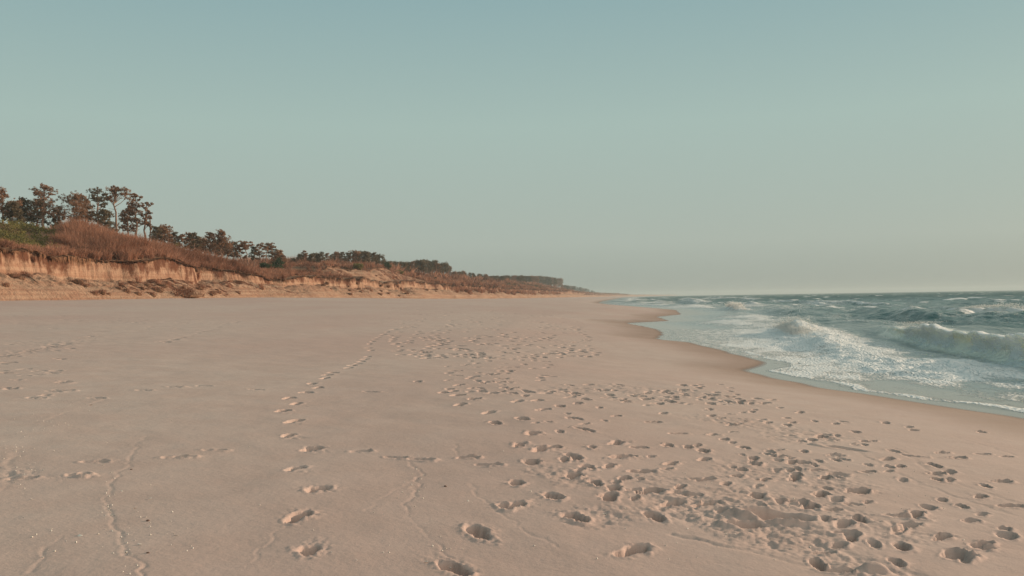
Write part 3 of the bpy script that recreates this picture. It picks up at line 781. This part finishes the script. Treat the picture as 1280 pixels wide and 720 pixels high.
# px centre, top y, crown width in px, inland metres, kind, rusty?, label
big = [
 (6, 236, 34, 36, 'open', 1, 'rust tinted pine cut by the left edge of the view'),
 (30, 246, 26, 40, 'dense', 0, 'dark dense pine just right of the pine at the left edge'),
 (56, 230, 34, 36, 'open', 1, 'tallest rust coloured open pine left of the wide dark crown'),
 (46, 247, 28, 42, 'dense', 0, 'dark pine standing low behind the tallest rust coloured open pine'),
 (17, 252, 26, 34, 'low', 0, 'low dark green pine under the leftmost pines, above the green scrub'),
 (70, 256, 22, 38, 'low', 0, 'short dark pine filling the gap left of the wide dark crown'),
 (93, 241, 44, 34, 'dense', 1, 'wide round crowned brown pine in the middle of the near group'),
 (108, 247, 20, 38, 'open', 1, 'small rusty pine touching the right side of the wide round pine'),
 (125, 234, 32, 33, 'layered', 0, 'thin dark pine with tiered flat boughs left of the umbrella pine'),
 (132, 261, 30, 28, 'low', 0, 'low dark green pine at the foot of the tiered thin pine'),
 (147, 232, 28, 32, 'umbrella', 1, 'umbrella pine with flat top on a long bare trunk'),
 (162, 255, 26, 34, 'dense', 1, 'short bushy reddish pine between the umbrella pine and the last tall pines'),
 (171, 240, 26, 32, 'layered', 1, 'tall pine with loose tiers right of the umbrella pine'),
 (183, 251, 15, 31, 'narrow', 1, 'slender tall pine with small crown at the right end of the tall group'),
 (190, 263, 9, 30, 'narrow', 1, 'thin nearly bare pine last on the right of the tall group'),
]
for i, (px, ty, wpx, c, kind, rusty, lab) in enumerate(big):
    X, Y = on_row(px, c); dist = math.hypot(X, Y); dep = X*fw[0]+Y*fw[1]
    zt = top_at(X, Y, px, ty); z0 = float(land(np.array(X), np.array(Y)))-.15
    h = max(2.0, zt-z0); w = wpx/FPX*dep
    ms = pine_meshes(kind, h, w, 400+i)
    place_tree(ms, M_crownA if rusty else M_crownB, X, Y, zt, h, 0, lab, G1, z0)
kinds = [('open', 8, 3.4), ('layered', 7, 3.4), ('layered', 8, 3.2), ('umbrella', 8, 3.6), ('narrow', 7, 2.4), ('low', 5, 4.0), ('open', 8, 3.8), ('dense', 6, 3.8)]
protos = [(pine_meshes(k, h, w, 500+i), h) for i, (k, h, w) in enumerate(kinds)]
G2 = 'pines in the second row beyond the tall group'
row = [
 (196, 283, 20, 0, 'dark pine at the start of the second row, beside the slender tall pines'),
 (204, 282, 22, 7, 'second dark pine of the second row, close against the first'),
 (212, 291, 18, 1, 'sparse pine between the dark pair and the next low dark crown'),
 (220, 290, 24, 0, 'low dark crowned pine above the top of the brown slope'),
 (229, 292, 20, 1, 'brown open pine left of the close pair in the second row'),
 (238, 291, 22, 6, 'left one of a close pair of brown pines in the second row'),
 (244, 290, 20, 1, 'right one of a close pair of brown pines in the second row'),
 (252, 297, 24, 7, 'rounded low pine left of the flat dark crown'),
 (263, 290, 20, 0, 'flat dark crowned pine left of the tallest pine in the second row'),
 (270, 300, 26, 7, 'short bushy pine under the flat dark crown of the second row'),
 (278, 288, 18, 6, 'tallest open pine of the second row, with pale trunk'),
 (285, 302, 22, 7, 'low pine in front right of the tallest pine in the second row'),
 (293, 302, 24, 0, 'dense pine left of the thin small crowned pine'),
 (301, 305, 20, 1, 'ragged pine just left of the thin small crowned pine'),
 (310, 301, 18, 3, 'thin pine with small flat crown standing clear of its row'),
 (318, 308, 22, 0, 'low dense pine between the thin small crowned pine and the last three'),
 (325, 304, 18, 2, 'first of the last three pines of the second row'),
 (333, 303, 20, 3, 'middle and highest of the last three pines of the second row'),
 (341, 306, 20, 1, 'last pine of the second row, above the dark green bush'),
 (349, 313, 16, 5, 'small low pine just past the end of the second row'),
]
for i, (px, ty, c, k, lab) in enumerate(row):
    X, Y = on_row(px, c+2); zt = top_at(X, Y, px, ty)
    place_tree(protos[k][0], M_crownA if i % 3 else M_crownB, X, Y, zt, protos[k][1], rng.uniform(0, 6.28), lab, G2)
def line(xs, ys_, n, c0, c1, kk, group, label, jit=1.5, dark=.6, seed=1):
    q = np.random.default_rng(seed)
    for i in range(n):
        px = xs[0]+(xs[-1]-xs[0])*(i+.3+.4*q.random())/n
        ty = np.interp(px, xs, ys_)+abs(q.normal(0, jit))
        X, Y = on_row(px, q.uniform(c0, c1)); zt = top_at(X, Y, px, ty)
        k = kk[int(q.integers(len(kk)))]
        place_tree(protos[k][0], M_crownB if q.random() < dark else M_crownA, X, Y, zt, protos[k][1], q.uniform(0, 6.28), label, group)
line([366, 385, 400, 420, 445, 470, 478], [318, 316, 315, 315, 313, 314, 318], 17, 20, 32, [0, 5, 7], 'bushy pines on the brown mound', 'bushy dark topped pine on the brown mound past the second row', 2.0, .7, 3)
line([350, 470], [312, 314], 6, 26, 30, [1, 4], 'bushy pines on the brown mound', 'bushy dark topped pine on the brown mound past the second row', 5, .6, 13)
line([478, 500, 515], [326, 327, 329], 6, 20, 28, [5, 7], 'low pines between the mound and the far hazy row', 'low rounded pine between the brown mound and the far hazy row', .8, .8, 4)
line([510, 525, 540, 556, 564], [326, 324, 325, 328, 332], 14, 22, 34, [0, 1, 5, 7, 5], 'far hazy row of pines above the two stepped cliff', 'hazy pine in the short far row above the two stepped cliff', 1.5, .7, 5)
line([566, 590, 610, 625], [337, 340, 343, 345], 12, 20, 40, [0, 5, 7, 1], 'distant low pines down the slope', 'distant low pine on the falling skyline past the far hazy row', 1.2, .7, 6)
line([600, 640, 680, 702], [345, 344, 345, 348], 34, 20, 60, [0, 5, 7], 'distant flat topped pine wood', 'far pine in the flat topped wood near the end of the dunes', .7, .8, 7)
line([702, 722, 745], [355, 358, 364], 12, 20, 50, [0, 5, 7], 'last pines of the coast', 'tiny far pine on the last low headland of the dunes', .7, .8, 8)

# ------------------------------------------------------------------ single bushes
def bush(px, py, wpx, hpx, c, mat, label, seed, name='bush', group=None):
    X, Y = on_row(px, c); dep = X*fw[0]+Y*fw[1]; z = float(land(np.array(X), np.array(Y)))
    w = wpx/FPX*dep; zt = top_at(X, Y, px, py); h = max(.9, zt-z)
    q = np.random.default_rng(seed)
    e = empty(name, (X, Y, z)); tag(e, label, 'bush', group)
    n = 26
    d = q.normal(size=(n, 3)); d /= np.linalg.norm(d, axis=1)[:, None]; d *= (q.random(n)**.4)[:, None]
    C = d*np.array([w*.42, w*.42, h*.42])+np.array([0, 0, h*.5])
    V, F, T = leafball(C, np.full(n, .2*w), 110, .11, q, .7, np.clip(.5+q.normal(0, .2, n), 0, 1))
    link_mesh('foliage', np_mesh('foliage', V, F, False, {'tint': T}), mat, e)
    Vs, Fs, o = [], [], 0
    for k in range(6):
        a = k*1.05; V, F = tube([(0, 0, -.3), (math.cos(a)*w*.12, math.sin(a)*w*.12, h*.3), (math.cos(a)*w*.3, math.sin(a)*w*.3, h*.65)], [.06, .045, .02], 5)
        Vs.append(V); Fs.append(F+o); o += len(V)
    link_mesh('stems', np_mesh('stems', np.concatenate(Vs), np.concatenate(Fs)), M_bark, e)
bush(347, 320, 17, 14, 16, M_dgreen, 'dark green round bush at the right end of the second pine row', 1)
bush(332, 328, 16, 8, 15, M_dgreen, 'smaller dark green bush left of the round one, below the pines', 2)
bush(88, 278, 20, 10, 31, M_dgreen, 'dark green bush in the scrub left of the tall brown brush', 3)
bush(70, 277, 12, 10, 30, M_dgreen, 'small dark bush at the top of the green scrub', 4)
bush(100, 276, 12, 9, 30, M_dgreen, 'rounded dark bush beside the tall brown brush', 5)
bush(448, 329, 14, 6, 14, M_green, 'green bush low on the brown mound above the two stepped cliff', 6)
bush(546, 345, 8, 10, 10, M_dgreen, 'dark green bush on the cliff edge below the far hazy pines', 7)
bush(483, 327, 14, 7, 16, M_dgreen, 'dark rounded bush at the peak of the bare sand slope', 8)
bush(500, 338, 12, 5, 16, M_green, 'olive bush just right of the bare sand peak', 9)
bush(222, 303, 22, 5, 22, M_green, 'low green bush on the brown slope below the second pine row', 10)

# ------------------------------------------------------------------ fallen things on the sand slope
def lump_mesh(seed, twigs=14):
    q = np.random.default_rng(seed)
    n = 14; a, b_ = np.meshgrid(np.linspace(0, 2*math.pi, n, endpoint=False), np.linspace(0, math.pi, 9))
    r = .5*(1+.45*fbm(a*1.3+seed, b_*1.7, seed, 3))
    V = np.stack([r*np.sin(b_)*np.cos(a)*1.2, r*np.sin(b_)*np.sin(a)*.9, r*np.cos(b_)*.55+.08], -1).reshape(-1, 3)
    F = [[i*n+k, i*n+(k+1) % n, (i+1)*n+(k+1) % n, (i+1)*n+k] for i in range(8) for k in range(n)]
    me1 = np_mesh('soil', V, np.array(F), False)
    me1.materials.append(M_turf)
    base = np.stack([q.normal(0, .3, twigs), q.normal(0, .25, twigs), np.full(twigs, .15)], -1)
    V, F, T = blades(base, 6, np.full(twigs, .45), np.full(twigs, .5), .05, q, .6, np.full(twigs, .4))
    me2 = np_mesh('twigs', V, F, False, {'tint': T}); me2.materials.append(M_brush)
    return me1, me2
lumps = [lump_mesh(s) for s in (3, 8, 15, 23)]
def clump(px, py, size, label, group='fallen turf clumps on the sand slope'):
    P = hit(px, py, 420, topz)
    if P is None: return
    q = lumps[int(rng.integers(4))]
    e = empty('turf_clump', (P[0], P[1], P[2]-.1*size), rng.uniform(0, 6.28), size)
    tag(e, label, 'turf clump', group)
    for nm, m in zip(('soil', 'twigs'), q):
        o = bpy.data.objects.new(nm, m); COL.objects.link(o); o.parent = e
CL = [(16, 346, 1.1, 'dark turf clump highest on the sand slope near the left edge'),
 (24, 349, 1.0, 'dark turf clump just right of and below the highest one at the left'),
 (7, 357, .8, 'small clump low on the slope against the left edge of the view'),
 (97, 353, 1.1, 'long dark turf clump in the middle of the pale slope'),
 (106, 358, .9, 'clump sliding just below the long dark one in the middle of the slope'),
 (117, 368, 1.1, 'reddish clump at the slope foot, leftmost of the foot row'),
 (127, 366, 1.0, 'reddish clump at the slope foot, second from the left'),
 (133, 369, .8, 'small reddish clump at the slope foot, third from the left'),
 (147, 361, .9, 'clump on the slope above the middle of the foot row'),
 (158, 364, .9, 'clump right of the single one above the foot row'),
 (170, 368, 1.0, 'clump at the slope foot right of the third small one'),
 (188, 370, 1.4, 'big dark clump at the slope foot left of the brush pile'),
 (197, 363, 1.3, 'dark clump halfway up the slope left of the brush pile'),
 (204, 358, 1.0, 'upper clump on the slope left of the brush pile'),
 (184, 357, .9, 'clump high on the slope, up and left of the brush pile'),
 (262, 369, 1.1, 'clump at the foot just right of the brush pile'),
 (267, 367, 1.0, 'flat clump among the debris right of the brush pile'),
 (278, 371, 1.0, 'last clump of the debris tail right of the brush pile'),
 (250, 361, 1.1, 'clump behind the right side of the brush pile'),
 (297, 366, .9, 'lone clump on the pale slope right of the debris tail'),
 (404, 357, 1.2, 'clump in the dark gully left of the two stepped cliff'),
 (485, 367, 1.0, 'left clump at the foot of the two stepped cliff'),
 (499, 370, 1.0, 'right clump at the foot of the two stepped cliff'),
 (470, 345, .8, 'small clump on the upper step of the two stepped cliff'),
 (545, 362, 1.1, 'clump in the cut at the right end of the two stepped cliff')]
dq = np.random.default_rng(15)
for c in CL: clump(*c)
for _ in range(26):
    px = dq.uniform(150, 285); py = dq.uniform(356, 371) if px < 250 else dq.uniform(362, 371)
    clump(px, py, dq.uniform(.35, .8), 'small scrap of dark turf strewn around the brush pile', 'turf scraps around the brush pile')
for _ in range(22):
    px = dq.uniform(405, 560)
    clump(px, dq.uniform(350+(px-405)*.03, 369), dq.uniform(.5, 1.1), 'small dark scrap of turf on the face of the two stepped cliff', 'turf scraps on the two stepped cliff')


def brush_pile():
    P = hit(232, 371.5, 300, topz)
    q = np.random.default_rng(5)
    e = empty('brush_pile', (P[0], P[1], P[2]-.1)); tag(e, 'tangled heap of fallen dark branches at the foot of the sand cliff', 'brush pile')
    n = 90
    base = np.stack([q.normal(-.6, .7, n), q.normal(0, 1.7, n), q.uniform(0, .3, n)], -1)
    V, F, T = blades(base, 22, q.uniform(.6, 1.7, n), q.uniform(.8, 1.6, n), .045, q, .8, np.full(n, .2))
    link_mesh('twigs', np_mesh('twigs', V, F, False, {'tint': T}), M_brush, e)
    Vs, Fs, o = [], [], 0
    for k in range(16):
        a = q.uniform(0, 6.28); l = q.uniform(1.2, 2.6); b0 = np.array([q.normal(-.5, .5), q.normal(0, 1.2), .1])
        t = b0+np.array([math.cos(a)*l*.6, math.sin(a)*l, q.uniform(.5, 1.8)])
        V, F = tube([b0, (b0+t)/2+q.normal(0, .12, 3), t], [.07, .05, .015], 5); Vs.append(V); Fs.append(F+o); o += len(V)
    link_mesh('branches', np_mesh('branches', np.concatenate(Vs), np.concatenate(Fs)), M_wood, e)
    V = lump_mesh(31)[0]; o = link_mesh('soil', V, None, e); o.scale = (3.2, 5.5, 1.7); o.location = (-.5, 0, .1)
brush_pile()
def branch(px0, py0, px1, py1, label, lift=.25, seed=1):
    A = hit(px0, py0, 300, topz); B = hit(px1, py1, 300, topz)
    if A is None or B is None: return
    q = np.random.default_rng(seed); Bl = B-A
    e = empty('fallen_branch', A+[0, 0, .05]); tag(e, label, 'branch')
    V, F = tube([np.zeros(3), Bl*.35+[0, 0, lift], Bl*.7+[0, 0, lift*.7], Bl+[0, 0, .1]], [.10, .08, .06, .03], 6)
    link_mesh('stem', np_mesh('stem', V, F), M_wood, e)
    n = 10; base = Bl[None]*q.uniform(0, .5, n)[:, None]+[0, 0, .1]
    V, F, T = blades(base, 14, np.full(n, .5), np.full(n, .5), .04, q, .8, np.full(n, .25))
    link_mesh('twigs', np_mesh('twigs', V, F, False, {'tint': T}), M_brush, e)
branch(28, 344, 48, 356, 'fallen branch lying down the sand slope near the left edge', .3, 1)
branch(40, 325, 44, 334, 'short branch hanging over the cliff lip at the left', .2, 2)
branch(150, 357, 163, 366, 'fallen branch pointing down the slope below the tall brown brush', .25, 3)

# ------------------------------------------------------------------ shells and pebbles on the sand
def gz_at(x, y):
    s = window(x, y, .05); return float(GZ[s].mean())
def shell_mesh(kind, seed):
    q = np.random.default_rng(seed); nr, na = 7, 16; V = []
    for i in range(nr):
        for k in range(na):
            u = i/(nr-1); a = math.pi*(-.5+k/(na-1)) if kind == 'fan' else 2*math.pi*k/na
            rad = u*(1+.06*math.cos(9*a)) if kind == 'fan' else math.sin(math.pi*u)*(1+.15*q.random())
            z = (.42*(1-u*u)*(.4+.6*u)+.02*math.cos(14*a)*u) if kind == 'fan' else .5*math.cos(math.pi*u)
            V.append((rad*math.cos(a), rad*math.sin(a)*.9, z))
    kk = na-1 if kind == 'fan' else na
    F = [[i*na+k, i*na+(k+1) % na, (i+1)*na+(k+1) % na, (i+1)*na+k] for i in range(nr-1) for k in range(kk)]
    return np_mesh('shell' if kind == 'fan' else 'pebble', np.array(V), np.array(F))
shm = [shell_mesh('fan', 1), shell_mesh('fan', 2)]; pbm = [shell_mesh('round', 3), shell_mesh('round', 4)]
for m in shm: m.materials.append(M_shell)
for m in pbm: m.materials.append(M_dark)
SH = [(101, 671, 0, .020, 'white shell on the thin curved line in the sand at lower left'), (188, 625, 0, .017, 'white shell fragment above the pair of pale ones, left of the trail'),
 (168, 636, 0, .015, 'small pale shell fragment right of the wandering sand line'), (174, 682, 0, .017, 'pale shell just above the dark pebble at lower left'),
 (220, 672, 0, .013, 'tiny pale shell alone on the smooth sand at lower left'), (39, 625, 0, .014, 'tiny pale shell below the scuffed patch at the left edge'),
 (153, 615, 0, .013, 'tiny shell high beside the wandering sand line'), (114, 507, 0, .03, 'white shell in the tide litter far up at the left'),
 (185, 653, 1, .012, 'dark pebble on smooth sand right of the curved lines'), (185, 693, 1, .011, 'dark pebble nearest the bottom at lower left'), (164, 587, 1, .011, 'dark pebble beside the top of the wandering line'),
 (557, 609, 1, .015, 'dark pebble on bare sand left of the middle footprints'), (586, 627, 0, .013, 'tiny shell right of the lone dark pebble'), (532, 704, 0, .017, 'shell fragment left of the lowest middle footprint'),
 (1204, 689, 0, .02, 'pale shell on smooth sand at lower right'), (842, 452, 0, .009, 'pale shell speck on smooth sand near the water')]
for i, (px, py, k, s, lab) in enumerate(SH):
    P = hit(px, py)
    o = bpy.data.objects.new('pebble' if k else 'shell', (pbm if k else shm)[i % 2]); COL.objects.link(o)
    o.location = (P[0], P[1], gz_at(P[0], P[1])+s*.12); o.scale = (s, s, s); o.rotation_euler = (rng.normal(0, .3), rng.normal(0, .3), rng.uniform(0, 6.28))
    tag(o, lab, 'pebble' if k else 'shell', 'pebbles on the sand' if k else 'shells on the sand')

gr = np.random.default_rng(77); G = []
for px, py, sx, sy, n in [(30,590,14,16,34),(60,530,16,8,26),(20,560,8,12,16),(110,508,16,4,16),(135,640,6,30,26),(160,690,8,16,16),(200,660,30,25,22),(60,680,20,14,10),(520,620,10,30,20),
                          (470,660,40,25,10),(790,640,70,30,26),(930,620,90,40,60),(1060,640,80,30,30),(1150,610,60,30,16),(700,570,60,30,24),(560,690,12,8,12),(250,560,60,60,14)]:
    for _ in range(n):
        P = hit(px+gr.normal(0, sx), py+gr.normal(0, sy))
        if P is not None and P[1] > 2 and math.hypot(P[0], P[1]) < 30: G.append((P[0], P[1], gz_at(P[0], P[1])+.002))
V, F = tets(np.array(G), gr.uniform(.003, .009, len(G)), gr)
tag(link_mesh('shell_grit', np_mesh('shell_grit', V, F, False), M_shell), 'broken bits of pale shell strewn thinly over the near sand', 'shell grit', kind='stuff')

# ------------------------------------------------------------------ air
def box(name, lo, hi, mat):
    v = [(x, y, z) for x in (lo[0], hi[0]) for y in (lo[1], hi[1]) for z in (lo[2], hi[2])]
    f = [(0, 1, 3, 2), (4, 6, 7, 5), (0, 4, 5, 1), (2, 3, 7, 6), (0, 2, 6, 4), (1, 5, 7, 3)]
    me = bpy.data.meshes.new(name); me.from_pydata(v, [], f); me.materials.append(mat)
    o = bpy.data.objects.new(name, me); COL.objects.link(o); return o
HAZE = True
if HAZE:
    m = bpy.data.materials.new('haze_air'); m.use_nodes = True; nt = m.node_tree; nt.nodes.clear()
    out = nt.nodes.new('ShaderNodeOutputMaterial'); pv = nt.nodes.new('ShaderNodeVolumePrincipled')
    pv.inputs['Color'].default_value = (.64, .76, .79, 1); pv.inputs['Density'].default_value = .00025; pv.inputs['Anisotropy'].default_value = 0.1
    L(nt, pv.outputs[0], out.inputs['Volume'])
    tag(box('haze', (-6600, -6600, -12), (6600, 6600, 26), m), 'thin pale sea haze softening the far end of the coast', 'haze', kind='stuff')

# ------------------------------------------------------------------ light
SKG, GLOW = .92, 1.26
SUN_EL, SUN_AZ = R(9.2), R(50)       # azimuth clockwise from +Y (along the coast)
w = bpy.data.worlds.new('World'); scene.world = w; w.use_nodes = True; nt = w.node_tree
bg = nt.nodes['Background']
sky = nt.nodes.new('ShaderNodeTexSky'); sky.sky_type = 'NISHITA'; sky.sun_disc = False
sky.sun_elevation = SUN_EL; sky.sun_rotation = SUN_AZ; sky.air_density = 1.0; sky.dust_density = 1.6; sky.ozone_density = 1.0
tc = nt.nodes.new('ShaderNodeTexCoord')
sep = nt.nodes.new('ShaderNodeSeparateXYZ'); L(nt, tc.outputs['Generated'], sep.inputs[0])
rp = nt.nodes.new('ShaderNodeValToRGB'); L(nt, sep.outputs['Z'], rp.inputs[0])
SK = [(0.0, (152, 160, 152)), (.06, (170, 180, 171)), (.19, (166, 187, 180)), (.32, (144, 173, 175)), (.6, (114, 149, 154)), (1.0, (94, 130, 138))]
lin = lambda v: ((v/255+.055)/1.055)**2.4
el = rp.color_ramp.elements
while len(el) < len(SK): el.new(.5)
for e_, (q, c) in zip(el, SK): e_.position = q; e_.color = (*[lin(v)/.15*SKG for v in c], 1)
nm = mixc(nt, .02, rp.outputs[0], sky.outputs[0])
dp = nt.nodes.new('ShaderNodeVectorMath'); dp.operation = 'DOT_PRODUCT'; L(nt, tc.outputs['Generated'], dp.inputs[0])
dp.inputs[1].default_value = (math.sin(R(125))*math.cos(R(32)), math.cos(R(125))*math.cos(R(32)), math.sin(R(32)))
gl = math_(nt, 'POWER', math_(nt, 'MAXIMUM', dp.outputs['Value'], 0.), 3.5)  # warm lobe added to the sky, out of view, to brighten the sand
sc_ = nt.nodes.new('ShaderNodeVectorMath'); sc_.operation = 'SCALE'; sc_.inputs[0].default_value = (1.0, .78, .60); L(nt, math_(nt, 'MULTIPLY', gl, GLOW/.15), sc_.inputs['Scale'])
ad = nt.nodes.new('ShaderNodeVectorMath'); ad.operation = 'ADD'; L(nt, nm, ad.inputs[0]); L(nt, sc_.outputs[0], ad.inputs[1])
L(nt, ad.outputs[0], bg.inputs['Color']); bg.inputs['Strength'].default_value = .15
sl = bpy.data.lights.new('sun', 'SUN'); sl.energy = 5.0; sl.angle = R(.6); sl.color = (1, .74, .52)
so = bpy.data.objects.new('sun', sl); COL.objects.link(so)
sd = Vector((math.sin(SUN_AZ)*math.cos(SUN_EL), math.cos(SUN_AZ)*math.cos(SUN_EL), math.sin(SUN_EL)))
so.rotation_euler = sd.to_track_quat('Z', 'Y').to_euler()

cam = bpy.data.cameras.new('camera'); co = bpy.data.objects.new('camera', cam); COL.objects.link(co)
cam.sensor_width = 36; cam.lens = 36*FPX/1280; cam.clip_start = .1; cam.clip_end = 40000
M = Matrix(((rt[0], up[0], -fw[0], EYE[0]), (rt[1], up[1], -fw[1], EYE[1]), (rt[2], up[2], -fw[2], EYE[2]), (0, 0, 0, 1)))
co.matrix_world = M
scene.camera = co
vs = scene.view_settings; vs.view_transform = 'Standard'; vs.look = 'None'; vs.exposure = 0.11; vs.gamma = 1; vs.use_curve_mapping = False
scene.render.resolution_x = 1024; scene.render.resolution_y = 576
